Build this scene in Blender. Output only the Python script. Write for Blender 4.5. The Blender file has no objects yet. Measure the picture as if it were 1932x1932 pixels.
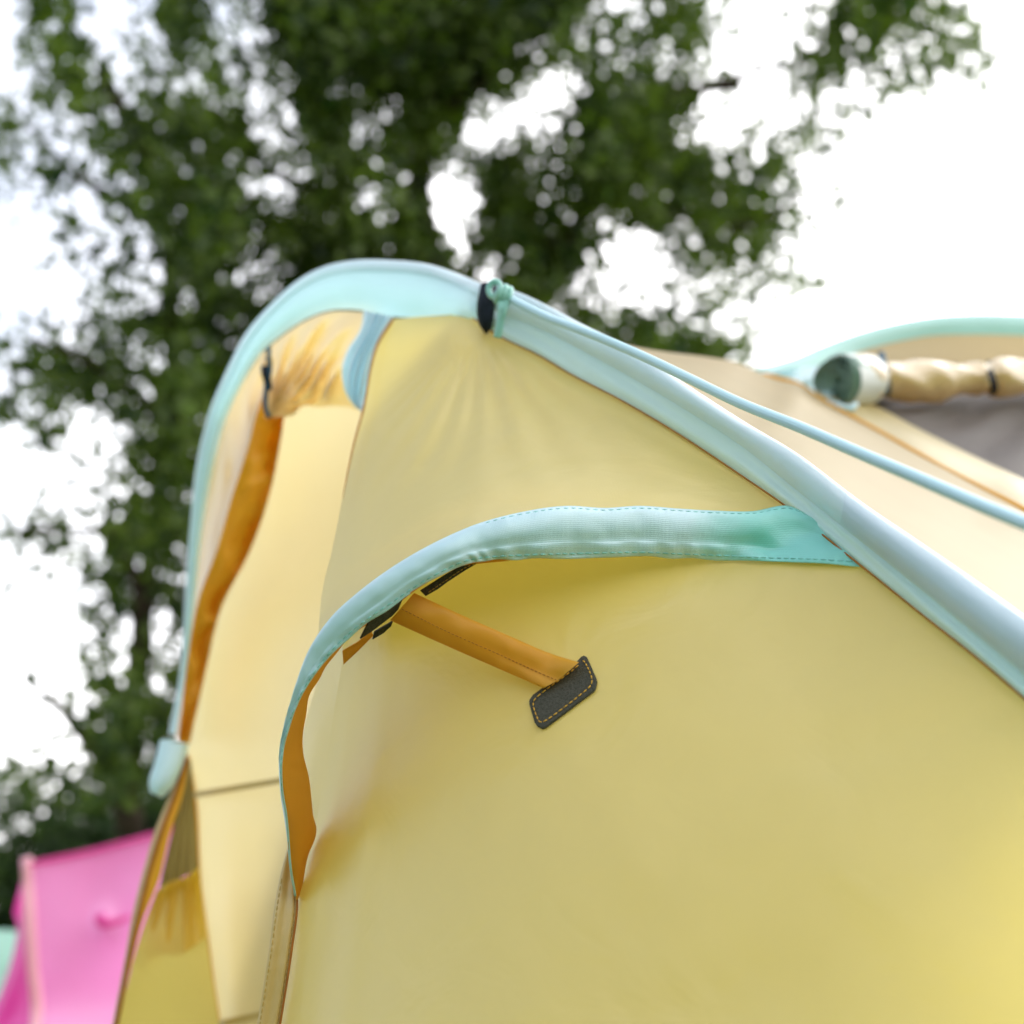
import bpy, math, random
from mathutils import Vector, noise
random.seed(7)
R = math.radians
S = bpy.context.scene

# ------------------------------------------------------------------ camera
LENS, SENS, PITCH, H = 33.0, 24.0, 25.0, 1.0
cd = bpy.data.cameras.new('camera'); cam = bpy.data.objects.new('camera', cd)
S.collection.objects.link(cam); S.camera = cam
cam.location = (0, 0, H); cam.rotation_euler = (R(90 + PITCH), 0, 0)
cd.lens = LENS; cd.sensor_width = SENS; cd.sensor_height = SENS; cd.sensor_fit = 'HORIZONTAL'
cd.clip_start = 0.02; cd.clip_end = 1500
cd.dof.use_dof = True; cd.dof.focus_distance = 1.38; cd.dof.aperture_fstop = 1.95

# ------------------------------------------------------------------ world and sun
SUN_AZ, SUN_EL = 48.0, 42.0          # degrees right of the view direction, elevation
W = bpy.data.worlds.new('World'); S.world = W; W.use_nodes = True
nt = W.node_tree; N = nt.nodes; L = nt.links; N.clear()
out = N.new('ShaderNodeOutputWorld'); bg = N.new('ShaderNodeBackground'); bg.inputs[1].default_value = 0.12
sky = N.new('ShaderNodeTexSky'); sky.sky_type = 'NISHITA'; sky.sun_disc = False
sky.sun_elevation = R(SUN_EL); sky.sun_rotation = R(SUN_AZ)
tc = N.new('ShaderNodeTexCoord')
nz = N.new('ShaderNodeTexNoise'); nz.inputs['Scale'].default_value = 3.0; nz.inputs['Detail'].default_value = 4
sep = N.new('ShaderNodeSeparateXYZ')
ma = N.new('ShaderNodeMath'); ma.operation = 'MULTIPLY_ADD'; ma.inputs[1].default_value = 0.55
mp = N.new('ShaderNodeMapRange'); mp.inputs[1].default_value = -0.02; mp.inputs[2].default_value = 0.40; mp.inputs[3].default_value = .16
mx = N.new('ShaderNodeMix'); mx.data_type = 'RGBA'; mx.inputs['B'].default_value = (15.5, 15.3, 15.4, 1)
L.new(tc.outputs['Generated'], nz.inputs['Vector']); L.new(tc.outputs['Generated'], sep.inputs[0])
L.new(sep.outputs[0], ma.inputs[0]); L.new(nz.outputs[0], ma.inputs[2])
mz = N.new('ShaderNodeMath'); mz.operation = 'MULTIPLY_ADD'; mz.inputs[1].default_value = -0.42
L.new(sep.outputs[2], mz.inputs[0]); L.new(ma.outputs[0], mz.inputs[2]); L.new(mz.outputs[0], mp.inputs[0]); L.new(mp.outputs[0], mx.inputs['Factor'])
cb = N.new('ShaderNodeMapRange'); cb.inputs[1].default_value = -.5; cb.inputs[2].default_value = .8
cc = N.new('ShaderNodeMix'); cc.data_type = 'RGBA'; cc.inputs['A'].default_value = (12.0, 11.8, 11.8, 1); cc.inputs['B'].default_value = (21, 20.7, 20.9, 1)
L.new(sep.outputs[1], cb.inputs[0]); L.new(cb.outputs[0], cc.inputs['Factor']); L.new(cc.outputs['Result'], mx.inputs['B'])
L.new(sky.outputs[0], mx.inputs['A']); L.new(mx.outputs['Result'], bg.inputs[0]); L.new(bg.outputs[0], out.inputs[0])
sd = bpy.data.lights.new('sun', 'SUN'); sd.energy = 1.2; sd.angle = R(14.0); sd.color = (1, 0.95, 0.86)
so = bpy.data.objects.new('sun', sd); S.collection.objects.link(so)
sdir = Vector((math.sin(R(SUN_AZ)) * math.cos(R(SUN_EL)), math.cos(R(SUN_AZ)) * math.cos(R(SUN_EL)), math.sin(R(SUN_EL))))
so.rotation_euler = sdir.to_track_quat('Z', 'Y').to_euler(); so.location = sdir * 30
S.view_settings.view_transform = 'Standard'; S.view_settings.look = 'None'
S.view_settings.exposure = 0.72; S.view_settings.gamma = 1
S.render.engine = 'CYCLES'; S.cycles.max_bounces = 10; S.cycles.diffuse_bounces = 6; S.cycles.transmission_bounces = 8
S.cycles.transparent_max_bounces = 8; S.cycles.use_denoising = True

# ------------------------------------------------------------------ measuring
TT = SENS / 2 / LENS
F_ = Vector((0, math.cos(R(PITCH)), math.sin(R(PITCH)))); U_ = Vector((0, -math.sin(R(PITCH)), math.cos(R(PITCH))))
R_ = Vector((1, 0, 0)); C_ = Vector((0, 0, H))
def P(u, v, d):
    """point seen at (u, v) of a 1932 px wide frame, d metres out along the view axis"""
    return C_ + (F_ + R_ * ((u - 966) / 966 * TT) + U_ * ((966 - v) / 966 * TT)) * d
def V(p):
    return p.copy() if isinstance(p, Vector) else P(*p)
def VS(ps): return [V(p) for p in ps]
def cr(pts, n):
    """Catmull-Rom through the points, n samples evenly spaced along the length"""
    p = VS(pts)
    if len(p) == 2: return [p[0].lerp(p[1], i / (n - 1)) for i in range(n)]
    q = [p[0] * 2 - p[1]] + p + [p[-1] * 2 - p[-2]]
    dense = []
    for i in range(1, len(q) - 2):
        a, b, c, e = q[i-1], q[i], q[i+1], q[i+2]
        l1 = max((b-a).length, 1e-6) ** .5; l2 = max((c-b).length, 1e-6) ** .5; l3 = max((e-c).length, 1e-6) ** .5
        m1 = ((b-a)/l1 - (c-a)/(l1+l2) + (c-b)/l2) * l2
        m2 = ((c-b)/l2 - (e-b)/(l2+l3) + (e-c)/l3) * l2
        for k in range(24):
            t = k / 24; t2 = t*t; t3 = t2*t
            dense.append(b*(2*t3-3*t2+1) + m1*(t3-2*t2+t) + c*(-2*t3+3*t2) + m2*(t3-t2))
    dense.append(p[-1].copy())
    acc = [0.0]
    for i in range(1, len(dense)): acc.append(acc[-1] + (dense[i]-dense[i-1]).length)
    res = []; j = 0
    for i in range(n):
        s = acc[-1] * i / (n - 1)
        while j < len(acc) - 2 and acc[j+1] < s: j += 1
        w = (s - acc[j]) / max(acc[j+1] - acc[j], 1e-9)
        res.append(dense[j].lerp(dense[j+1], min(max(w, 0), 1)))
    return res
def ctl(pts, n):
    """Catmull-Rom with n samples per span: rows made from the same stations stay matched"""
    p = VS(pts); q = [p[0]*2-p[1]] + p + [p[-1]*2-p[-2]]; r = []
    for i in range(1, len(q) - 2):
        a, b, c, e = q[i-1], q[i], q[i+1], q[i+2]
        l1 = max((b-a).length, 1e-6); l2 = max((c-b).length, 1e-6); l3 = max((e-c).length, 1e-6)
        m1 = ((c-b)/l2*l1 + (b-a)/l1*l2) * (l2/(l1+l2)); m2 = ((e-c)/l3*l2 + (c-b)/l2*l3) * (l2/(l2+l3))
        for k in range(n):
            t = k / n
            t2 = t*t; t3 = t2*t; r.append(b*(2*t3-3*t2+1) + m1*(t3-2*t2+t) + c*(-2*t3+3*t2) + m2*(t3-t2))
    r.append(p[-1].copy()); return r
def toward(p, m):
    """move a point m metres back along the line of sight of the measuring station"""
    return p + (p - C_).normalized() * m
def fbm(p, s, o=3, seed=0.0):
    q = Vector(p) * s + Vector((seed, seed * .7, -seed)); r = 0; a = 1
    for _ in range(o): r += noise.noise(q) * a; q = q * 2.1; a *= .5
    return r

# ------------------------------------------------------------------ materials
def mat(name):
    m = bpy.data.materials.new(name); m.use_nodes = True; t = m.node_tree; t.nodes.clear()
    return m, t, t.nodes, t.links
def rgb(c): return (c[0], c[1], c[2], 1)
def fabric(name, dif, tra, tfac=.45, gloss=.12, rough=.45, weave=1300.0, wbump=.25, var=.06, crease=.35, grid=False):
    m, t, N, L = mat(name)
    o = N.new('ShaderNodeOutputMaterial')
    D = N.new('ShaderNodeBsdfDiffuse'); T = N.new('ShaderNodeBsdfTranslucent'); G = N.new('ShaderNodeBsdfGlossy')
    G.inputs['Roughness'].default_value = rough; G.inputs['Color'].default_value = (1, 1, 1, 1)
    M1 = N.new('ShaderNodeMixShader'); M1.inputs[0].default_value = tfac
    M2 = N.new('ShaderNodeMixShader')
    fr = N.new('ShaderNodeLayerWeight'); fr.inputs[0].default_value = .35
    mr = N.new('ShaderNodeMapRange'); mr.inputs[3].default_value = gloss; mr.inputs[4].default_value = min(gloss * 3.2, .85)
    L.new(fr.outputs['Facing'], mr.inputs[0]); L.new(mr.outputs[0], M2.inputs[0])
    tc = N.new('ShaderNodeTexCoord'); ge = N.new('ShaderNodeNewGeometry')
    n1 = N.new('ShaderNodeTexNoise'); n1.inputs['Scale'].default_value = 5; n1.inputs['Detail'].default_value = 5
    n1.inputs['Roughness'].default_value = .6
    L.new(ge.outputs['Position'], n1.inputs['Vector'])
    def tint(c, v):
        mxx = N.new('ShaderNodeMix'); mxx.data_type = 'RGBA'
        mxx.inputs['A'].default_value = rgb([x * (1 - v) for x in c]); mxx.inputs['B'].default_value = rgb([min(x * (1 + v), .95) for x in c])
        L.new(n1.outputs[0], mxx.inputs['Factor']); return mxx.outputs['Result']
    L.new(tint(dif, var), D.inputs[0]); L.new(tint(tra, var), T.inputs[0])
    # woven threads, two wave sets crossing in the cloth's own metres
    w1 = N.new('ShaderNodeTexWave'); w1.bands_direction = 'X'; w1.inputs['Scale'].default_value = weave / 6.283
    w2 = N.new('ShaderNodeTexWave'); w2.bands_direction = 'Y'; w2.inputs['Scale'].default_value = weave / 6.283
    for w in (w1, w2):
        w.inputs['Distortion'].default_value = .6; L.new(tc.outputs['UV'], w.inputs['Vector'])
    mm = N.new('ShaderNodeMath'); mm.operation = 'MAXIMUM'
    L.new(w1.outputs['Fac'], mm.inputs[0]); L.new(w2.outputs['Fac'], mm.inputs[1])
    b1 = N.new('ShaderNodeBump'); b1.inputs['Strength'].default_value = wbump; b1.inputs['Distance'].default_value = .0004
    L.new(mm.outputs[0], b1.inputs['Height'])
    n2 = N.new('ShaderNodeTexNoise'); n2.inputs['Scale'].default_value = 11; n2.inputs['Detail'].default_value = 3
    n2.inputs['Distortion'].default_value = .8
    L.new(ge.outputs['Position'], n2.inputs['Vector'])
    b2 = N.new('ShaderNodeBump'); b2.inputs['Strength'].default_value = crease; b2.inputs['Distance'].default_value = .008
    L.new(n2.outputs[0], b2.inputs['Height']); L.new(b1.outputs[0], b2.inputs['Normal'])
    for s in (D, T, G): L.new(b2.outputs[0], s.inputs['Normal'])
    L.new(D.outputs[0], M1.inputs[1]); L.new(T.outputs[0], M1.inputs[2])
    L.new(M1.outputs[0], M2.inputs[1]); L.new(G.outputs[0], M2.inputs[2]); L.new(M2.outputs[0], o.inputs[0])
    return m
YEL = fabric('yellow_nylon', (.72, .61, .19), (.90, .73, .15), .45, .07, .42, crease=.4)
BUT = fabric('butter_nylon', (.62, .53, .28), (.78, .66, .32), .5, .07, .42, crease=.2)
CRM = fabric('pale_yellow_nylon', (.40, .33, .20), (.78, .64, .34), .5, .03, .5, crease=.2)
AMB = fabric('amber_nylon', (.68, .36, .03), (.88, .50, .03), .40, .02, .5)
TRQ = fabric('turquoise_nylon', (.56, .80, .88), (.46, .84, .90), .35, .12, .45, weave=1500, wbump=.5)
TRQ2 = fabric('sheen_blue_nylon', (.64, .80, .92), (.50, .84, .94), .3, .10, .45, weave=1500, wbump=.8)  # turquoise cloth with blue sky sheen put into its base colour
SAT = fabric('deep_turquoise_nylon', (.24, .77, .73), (.2, .82, .75), .4, .08, .5, weave=1500, wbump=.5)
TAPE = fabric('aqua_binding', (.40, .72, .74), (.3, .7, .7), .15, .1, .5, wbump=.6)
PNK = fabric('pink_nylon', (.95, .28, .66), (.96, .34, .74), .45, .10, .5, wbump=0)
MAG = fabric('magenta_trim_and_shade', (.75, .03, .35), (.9, .04, .45), .35, .05, .5, wbump=0)
MINT = fabric('mint_nylon', (.45, .80, .68), (.5, .85, .7), .4, .1, .5, wbump=0)
def simple(name, c, rough=.7, bump=0, scale=600, spec=.3, c2=None, cs=60):
    m, t, N, L = mat(name); o = N.new('ShaderNodeOutputMaterial'); b = N.new('ShaderNodeBsdfPrincipled')
    b.inputs['Roughness'].default_value = rough; b.inputs['Specular IOR Level'].default_value = spec
    ge = N.new('ShaderNodeNewGeometry'); n = N.new('ShaderNodeTexNoise'); n.inputs['Scale'].default_value = cs; n.inputs['Detail'].default_value = 4
    L.new(ge.outputs['Position'], n.inputs['Vector'])
    mxx = N.new('ShaderNodeMix'); mxx.data_type = 'RGBA'; mr = N.new('ShaderNodeMapRange'); mr.inputs[1].default_value = .35; mr.inputs[2].default_value = .65
    mxx.inputs['A'].default_value = rgb(c); mxx.inputs['B'].default_value = rgb(c2 or [x * .75 for x in c])
    L.new(n.outputs[0], mr.inputs[0]); L.new(mr.outputs[0], mxx.inputs['Factor']); L.new(mxx.outputs['Result'], b.inputs['Base Color'])
    if bump:
        n2 = N.new('ShaderNodeTexNoise'); n2.inputs['Scale'].default_value = scale; n2.inputs['Detail'].default_value = 2
        L.new(ge.outputs['Position'], n2.inputs['Vector'])
        bb = N.new('ShaderNodeBump'); bb.inputs['Strength'].default_value = bump; bb.inputs['Distance'].default_value = .002
        L.new(n2.outputs[0], bb.inputs['Height']); L.new(bb.outputs[0], b.inputs['Normal'])
    L.new(b.outputs[0], o.inputs[0]); return m
VEL = simple('black_hook_tape', (.055, .056, .045), .95, .9, 900, .1, (.09, .09, .075), 500)
BLK = simple('black_webbing', (.012, .018, .03), .8, .4, 900, .2)
NAVY = simple('navy_webbing', (.03, .10, .16), .8, .4, 900, .2)
ORT = simple('amber_thread', (.80, .45, .05), .7)
BRT = simple('brown_thread', (.38, .14, .02), .8)
TQT = simple('turquoise_thread', (.25, .62, .60), .6)
KHT = simple('ochre_thread', (.55, .36, .07), .7)
BARK = simple('bark', (.075, .055, .04), .95, .8, 30, .1, (.04, .03, .025), 8)
GRS = simple('grass', (.07, .12, .03), .95, .8, 40, .1, (.10, .13, .05), 3)
MESH = fabric('grey_mesh', (.14, .12, .11), (.13, .11, .11), .2, .04, .6, wbump=.8, var=.12)
OLV = fabric('olive_mesh', (.30, .24, .08), (.36, .28, .08), .35, .03, .6, var=.2)
GRNR = fabric('green_lining', (.12, .26, .20), (.15, .30, .22), .2, .08, .5)
def rope_mat():
    m, t, N, L = mat('braided_cord'); o = N.new('ShaderNodeOutputMaterial'); b = N.new('ShaderNodeBsdfPrincipled')
    b.inputs['Roughness'].default_value = .55
    tc = N.new('ShaderNodeTexCoord'); mpn = N.new('ShaderNodeMapping'); mpn.inputs['Rotation'].default_value = (0, 0, R(35))
    w = N.new('ShaderNodeTexWave'); w.inputs['Scale'].default_value = 120; w.inputs['Distortion'].default_value = .4
    w2 = N.new('ShaderNodeTexWave'); w2.inputs['Scale'].default_value = 120; mp2 = N.new('ShaderNodeMapping'); mp2.inputs['Rotation'].default_value = (0, 0, R(-35))
    L.new(tc.outputs['UV'], mpn.inputs[0]); L.new(mpn.outputs[0], w.inputs['Vector']); L.new(tc.outputs['UV'], mp2.inputs[0]); L.new(mp2.outputs[0], w2.inputs['Vector'])
    mm = N.new('ShaderNodeMath'); mm.operation = 'MAXIMUM'; L.new(w.outputs['Fac'], mm.inputs[0]); L.new(w2.outputs['Fac'], mm.inputs[1])
    cr_ = N.new('ShaderNodeMix'); cr_.data_type = 'RGBA'; cr_.inputs['A'].default_value = (.36, .60, .70, 1); cr_.inputs['B'].default_value = (.60, .84, .93, 1)
    L.new(mm.outputs[0], cr_.inputs['Factor']); L.new(cr_.outputs['Result'], b.inputs['Base Color'])
    bb = N.new('ShaderNodeBump'); bb.inputs['Strength'].default_value = .6; bb.inputs['Distance'].default_value = .001
    L.new(mm.outputs[0], bb.inputs['Height']); L.new(bb.outputs[0], b.inputs['Normal']); L.new(b.outputs[0], o.inputs[0]); return m
ROPE = rope_mat()
MCORD = fabric('mint_cord', (.30, .74, .66), (.3, .8, .7), .2, .1, .4, weave=2500, wbump=1)
def leaf_mat(name, dark, light):
    m, t, N, L = mat(name); o = N.new('ShaderNodeOutputMaterial')
    D = N.new('ShaderNodeBsdfDiffuse'); T = N.new('ShaderNodeBsdfTranslucent'); G = N.new('ShaderNodeBsdfGlossy'); G.inputs['Roughness'].default_value = .45
    ge = N.new('ShaderNodeNewGeometry'); n = N.new('ShaderNodeTexNoise'); n.inputs['Scale'].default_value = 1.3; n.inputs['Detail'].default_value = 3
    L.new(ge.outputs['Position'], n.inputs['Vector'])
    ad = N.new('ShaderNodeMath'); ad.operation = 'MULTIPLY_ADD'; ad.inputs[1].default_value = .35
    L.new(ge.outputs['Random Per Island'], ad.inputs[0]); L.new(n.outputs[0], ad.inputs[2])
    mr = N.new('ShaderNodeMapRange'); mr.inputs[1].default_value = .43; mr.inputs[2].default_value = .8; L.new(ad.outputs[0], mr.inputs[0])
    mxx = N.new('ShaderNodeMix'); mxx.data_type = 'RGBA'; mxx.inputs['A'].default_value = rgb(dark); mxx.inputs['B'].default_value = rgb(light)
    L.new(mr.outputs[0], mxx.inputs['Factor']); L.new(mxx.outputs['Result'], D.inputs[0])
    sc = N.new('ShaderNodeMix'); sc.data_type = 'RGBA'; sc.blend_type = 'MULTIPLY'; sc.inputs['Factor'].default_value = 1; sc.inputs['B'].default_value = (1.3, 1.5, .5, 1)
    L.new(mxx.outputs['Result'], sc.inputs['A']); L.new(sc.outputs['Result'], T.inputs[0])
    M1 = N.new('ShaderNodeMixShader'); M1.inputs[0].default_value = .33; M2 = N.new('ShaderNodeMixShader'); M2.inputs[0].default_value = .03
    L.new(D.outputs[0], M1.inputs[1]); L.new(T.outputs[0], M1.inputs[2]); L.new(M1.outputs[0], M2.inputs[1]); L.new(G.outputs[0], M2.inputs[2])
    L.new(M2.outputs[0], o.inputs[0]); return m
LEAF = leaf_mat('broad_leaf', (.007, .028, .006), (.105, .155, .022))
LEAF2 = leaf_mat('low_tree_leaf', (.012, .032, .012), (.06, .10, .03))  # duller green range for the low tree

# ------------------------------------------------------------------ mesh building
def link(name, verts, faces, m, parent=None, uvs=None, smooth=True):
    me = bpy.data.meshes.new(name); me.from_pydata([tuple(v) for v in verts], [], faces); me.update()
    if uvs:
        ul = me.uv_layers.new(name='UVMap'); buf = []
        for lp in me.loops: buf += uvs[lp.vertex_index]
        ul.data.foreach_set('uv', buf)
    if smooth: me.polygons.foreach_set('use_smooth', [True] * len(me.polygons))
    if m: me.materials.append(m)
    o = bpy.data.objects.new(name, me); S.collection.objects.link(o)
    if parent: o.parent = parent; o.matrix_parent_inverse = parent.matrix_world.inverted()
    return o
def tagit(o, label, cat, group=None, kind=None):
    if label: o['label'] = label
    if cat: o['category'] = cat
    if group: o['group'] = group
    if kind: o['kind'] = kind
    return o
def empty(name, loc, label, cat, group=None):
    o = bpy.data.objects.new(name, None); S.collection.objects.link(o); o.location = loc
    bpy.context.view_layer.update()
    return tagit(o, label, cat, group)
def grid(name, rows, m, parent=None, thick=0):
    nr, nc = len(rows), len(rows[0]); vs = [p for r in rows for p in r]; uv = []
    vv = 0; mid = nc // 2
    lens = [0]
    for j in range(1, nc): lens.append(lens[-1] + (rows[nr//2][j] - rows[nr//2][j-1]).length)
    for i in range(nr):
        if i: vv += (rows[i][mid] - rows[i-1][mid]).length
        for j in range(nc): uv.append((lens[j], vv))
    fs = [(i*nc+j, i*nc+j+1, (i+1)*nc+j+1, (i+1)*nc+j) for i in range(nr-1) for j in range(nc-1)]
    o = link(name, vs, fs, m, parent, uv)
    if thick:
        s = o.modifiers.new('thickness', 'SOLIDIFY'); s.thickness = thick; s.offset = 0
    return o
def coons(top, bottom, left, right, nu, nv, disp=None):
    """left/right run top to bottom"""
    A, B, Lf, Rt = cr(top, nu), cr(bottom, nu), cr(left, nv), cr(right, nv)
    rows = []
    for i in range(nv):
        t = i / (nv - 1); row = []
        for j in range(nu):
            s = j / (nu - 1)
            p = A[j]*(1-t) + B[j]*t + Lf[i]*(1-s) + Rt[i]*s - (A[0]*(1-s)*(1-t) + A[-1]*s*(1-t) + B[0]*(1-s)*t + B[-1]*s*t)
            if disp:
                d = disp(s, t, p)
                if d: p = toward(p, d)
            row.append(p)
        rows.append(row)
    return rows
def loft(rows, n, m_between=1):
    rr = [ctl(r, n) for r in rows]
    if m_between <= 1: return rr
    cols = [ctl([r[j] for r in rr], m_between) for j in range(len(rr[0]))]
    return [[c[i] for c in cols] for i in range(len(cols[0]))]
def tube_data(path, rad, k=10, closed=False, cap=True):
    vs, fs, uv = [], [], []; n = len(path); ln = 0; up = None
    for i, p in enumerate(path):
        a = path[max(i-1, 0)] if not closed else path[i-1]; b = path[min(i+1, n-1)] if not closed else path[(i+1) % n]
        t = (b - a).normalized()
        if up is None:
            up = Vector((0, 0, 1)) if abs(t.z) < .9 else Vector((1, 0, 0))
        sdx = t.cross(up).normalized(); up = sdx.cross(t).normalized()
        if i: ln += (p - path[i-1]).length
        r = rad(i / (n-1)) if callable(rad) else rad
        for q in range(k):
            an = 2*math.pi*q/k; vs.append(p + (sdx*math.cos(an) + up*math.sin(an)) * r); uv.append((ln, r*an))
    for i in range(n - (0 if closed else 1)):
        for q in range(k):
            i2 = (i+1) % n; fs.append((i*k+q, i*k+(q+1) % k, i2*k+(q+1) % k, i2*k+q))
    if cap and not closed: fs += [tuple(range(k))[::-1], tuple(range((n-1)*k, n*k))]
    return vs, fs, uv
def merge(datas):
    V_, F, UV = [], [], []
    for vs, fs, uv in datas:
        b = len(V_); V_ += vs; UV += uv; F += [tuple(i + b for i in f) for f in fs]
    return V_, F, UV
def tube(name, path, rad, m, parent=None, k=10, closed=False):
    v, f, u = tube_data(path, rad, k, closed); return link(name, v, f, m, parent, u)
def slab(name, poly, thick, m, parent=None, bev=0.0):
    """a flat polygon given real thickness, back side away from the viewer"""
    p = VS(poly); n = Vector((0, 0, 0))
    for i in range(len(p)): n += (p[i] - p[0]).cross(p[(i+1) % len(p)] - p[0])
    n.normalize()
    if n.dot(p[0] - C_) < 0: n = -n
    k = len(p); c = sum(p, Vector()) / k
    rings = [([q + (c-q)*bev + Vector() for q in p], 0)] if bev else []
    vs = []
    if bev:
        vs += [q + (c-q).normalized()*bev for q in p]; vs += [q + n*bev for q in p]; vs += [q + n*thick for q in p]; nr = 3
    else:
        vs += p; vs += [q + n*thick for q in p]; nr = 2
    fs = [tuple(range(k)), tuple(range((nr-1)*k, nr*k))[::-1]]
    for r in range(nr-1):
        fs += [(r*k+i, r*k+(i+1) % k, (r+1)*k+(i+1) % k, (r+1)*k+i) for i in range(k)]
    return link(name, vs, fs, m, parent, [(v.x, v.z) for v in vs], smooth=False)
def stitches(name, path, length, gap, rad, m, parent, lift=.0012):
    """short thread tubes sewn along a dense path"""
    acc = [0]
    for i in range(1, len(path)): acc.append(acc[-1] + (path[i]-path[i-1]).length)
    def at(s):
        s = min(max(s, 0), acc[-1]); j = 0
        lo, hi = 0, len(acc)-1
        while hi - lo > 1:
            md = (lo+hi)//2
            if acc[md] <= s: lo = md
            else: hi = md
        return path[lo].lerp(path[hi], (s-acc[lo])/max(acc[hi]-acc[lo], 1e-9))
    ds = []; s = gap
    while s + length < acc[-1]:
        l = length * random.uniform(.85, 1.1)
        pts = [toward(at(s), -lift*.2), toward(at(s + l*.5), -lift - rad*.4), toward(at(s + l), -lift*.2)]
        ds.append(tube_data(cr(pts, 5), lambda t: rad*(.55 + .45*math.sin(math.pi*t)), 6)); s += l + gap
    v, f, u = merge(ds); return link(name, v, f, m, parent, u)
def drop(p, y=None, x=None, z=0.0):
    return Vector((p.x if x is None else x, p.y if y is None else y, z))

def proj(p):
    q = p - C_; d = q.dot(F_)
    return 966 + q.dot(R_)/d/TT*966, 966 - q.dot(U_)/d/TT*966, d
def fall(ps, keep=.55):
    """carry an edge on down to the ground along its own slope"""
    a, b = V(ps[-2]), V(ps[-1]); k = (b-a); k /= max(-k.z, 1e-4)
    m = b + Vector((k.x*b.z*.5*(1+keep)*.5, k.y*b.z*.25, -b.z*.5)); e = b + Vector((k.x*b.z*keep, k.y*b.z*.4, -b.z))
    return ps + [m, e]
# ================================================================== GROUND
gv = []; gf = []; n = 24
for i in range(n+1):
    for j in range(n+1):
        x = (j/n-.5); y = (i/n-.5); gv.append((x*abs(x)*1600, y*abs(y)*1600 + 5, 0.0))
gf = [(i*(n+1)+j, i*(n+1)+j+1, (i+1)*(n+1)+j+1, (i+1)*(n+1)+j) for i in range(n) for j in range(n)]
g = link('ground', gv, gf, GRS); g['kind'] = 'structure'

# ================================================================== YELLOW TENT
tent = empty('tent', (0.0, 1.5, 0), 'yellow camping tent with turquoise pole sleeves and a propped vent hood, filling the foreground', 'tent')

# stations of the right-hand pole sleeve: flap bottom, tube bottom, tube top, depth
K = [((893,600),(898,570),(905,534),1.90), ((941,633),(953,592),(961,546),1.84), ((1021,673),(1030,622),(1036,578),1.75),
     ((1071,703),(1080,648),(1092,608),1.70), ((1171,755),(1180,702),(1185,654),1.61), ((1283,821),(1282,762),(1290,722),1.52),
     ((1395,895),(1400,838),(1405,796),1.45), ((1492,962),(1495,915),(1500,853),1.375), ((1620,1064),(1618,1013),(1632,952),1.28),
     ((1732,1154),(1735,1107),(1755,1036),1.21), ((1860,1256),(1860,1210),(1885,1127),1.135), ((1932,1318),(1938,1275),(1955,1178),1.10),
     ((2080,1450),(2090,1405),(2110,1300),1.03), ((2380,1760),(2400,1705),(2440,1600),.93)]
end_tail = [Vector((.60, .93, .70)), Vector((.64, .93, .0))]
def srow(a, b, w, dd, tail=(0, 0, 0)):
    r = []
    for k in K:
        p, q, d = k[a], k[b], k[3]
        r.append(P(p[0]+(q[0]-p[0])*w, p[1]+(q[1]-p[1])*w, d+dd))
    return r + [e + Vector(tail) for e in end_tail]
def flapw(i):  # little ripples in the flap
    return 0
sl = empty('pole_sleeve', (0, 1.5, 1.5), None, None); sl.parent = tent; sl.matrix_parent_inverse = tent.matrix_world.inverted()
rows = loft([srow(0,1,0,.003,(-.05,0,0)), srow(0,1,.3,-.001,(-.04,0,0)), srow(0,1,.65,.004,(-.03,0,0)), srow(0,1,.93,.006,(-.022,0,0))], 8, 3)
nc = len(rows[0])
for i, r in enumerate(rows):
    for j in range(nc):
        x = j / nc
        r[j] = toward(r[j], .003*math.sin(i*.9 + x*26)*math.sin(x*9) * math.sin(math.pi*i/(len(rows)-1)))
grid('sleeve_flap', rows, TRQ, sl)
rows = loft([srow(0,1,.90,.010,(-.022,.005,0)), srow(1,2,.06,-.004,(-.018,-.01,0)), srow(1,2,.34,-.013,(-.01,-.018,0)), srow(1,2,.62,-.013,(0,-.018,0)),
             srow(1,2,.86,-.006,(.008,-.01,0)), srow(1,2,1.0,.004,(.01,0,0)), srow(1,2,.96,.016,(.008,.012,0)), srow(1,2,.7,.03,(0,.02,0))], 8, 3)
grid('sleeve_tube', rows, TRQ2, sl)
# darker reinforcement ring in the sleeve, where the pole ferrule stretches the cloth
ring = [[toward(p, -.0007) for p in r[62:]] for r in rows[2:17]]
grid('sleeve_reinforcement', ring, fabric('doubled_blue_nylon', (.54, .72, .83), (.45, .76, .86), .15, .10, .4, weave=1300, wbump=1.0), sl)
tube('sleeve_piping', [toward(p, -.001) for p in ctl(srow(0,1,0,.0), 8)], .0010, BRT, sl, 6)
# front arch sleeve -----------------------------------------------------------
A = [((893,600),(900,560),(905,534),1.90), ((852,603),(862,540),(871,519),1.95), ((815,600),(815,522),(815,500),2.0), ((740,597),(740,512),(740,491),2.07),
     ((687,586),(669,512),(669,491),2.13), ((625,585),(610,523),(605,505),2.2), ((575,603),(557,552),(552,536),2.27), ((530,633),(508,598),(502,583),2.33),
     ((492,667),(474,640),(465,627),2.38), ((451,735),(435,712),(427,700),2.43), ((425,795),(402,785),(394,780),2.48), ((404,877),(382,870),(372,870),2.5),
     ((383,997),(364,990),(359,990),2.53), ((367,1147),(353,1145),(348,1145),2.55), ((354,1260),(345,1258),(341,1258),2.55), ((334,1385),(325,1385),(318,1385),2.50)]
def arow(a, b, w, dd):
    return [P(k[a][0]+(k[b][0]-k[a][0])*w, k[a][1]+(k[b][1]-k[a][1])*w, k[3]+dd) for k in A]
s2 = empty('arch_sleeve', (-.4, 2.2, 1.8), None, None); s2.parent = tent; s2.matrix_parent_inverse = tent.matrix_world.inverted()
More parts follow.
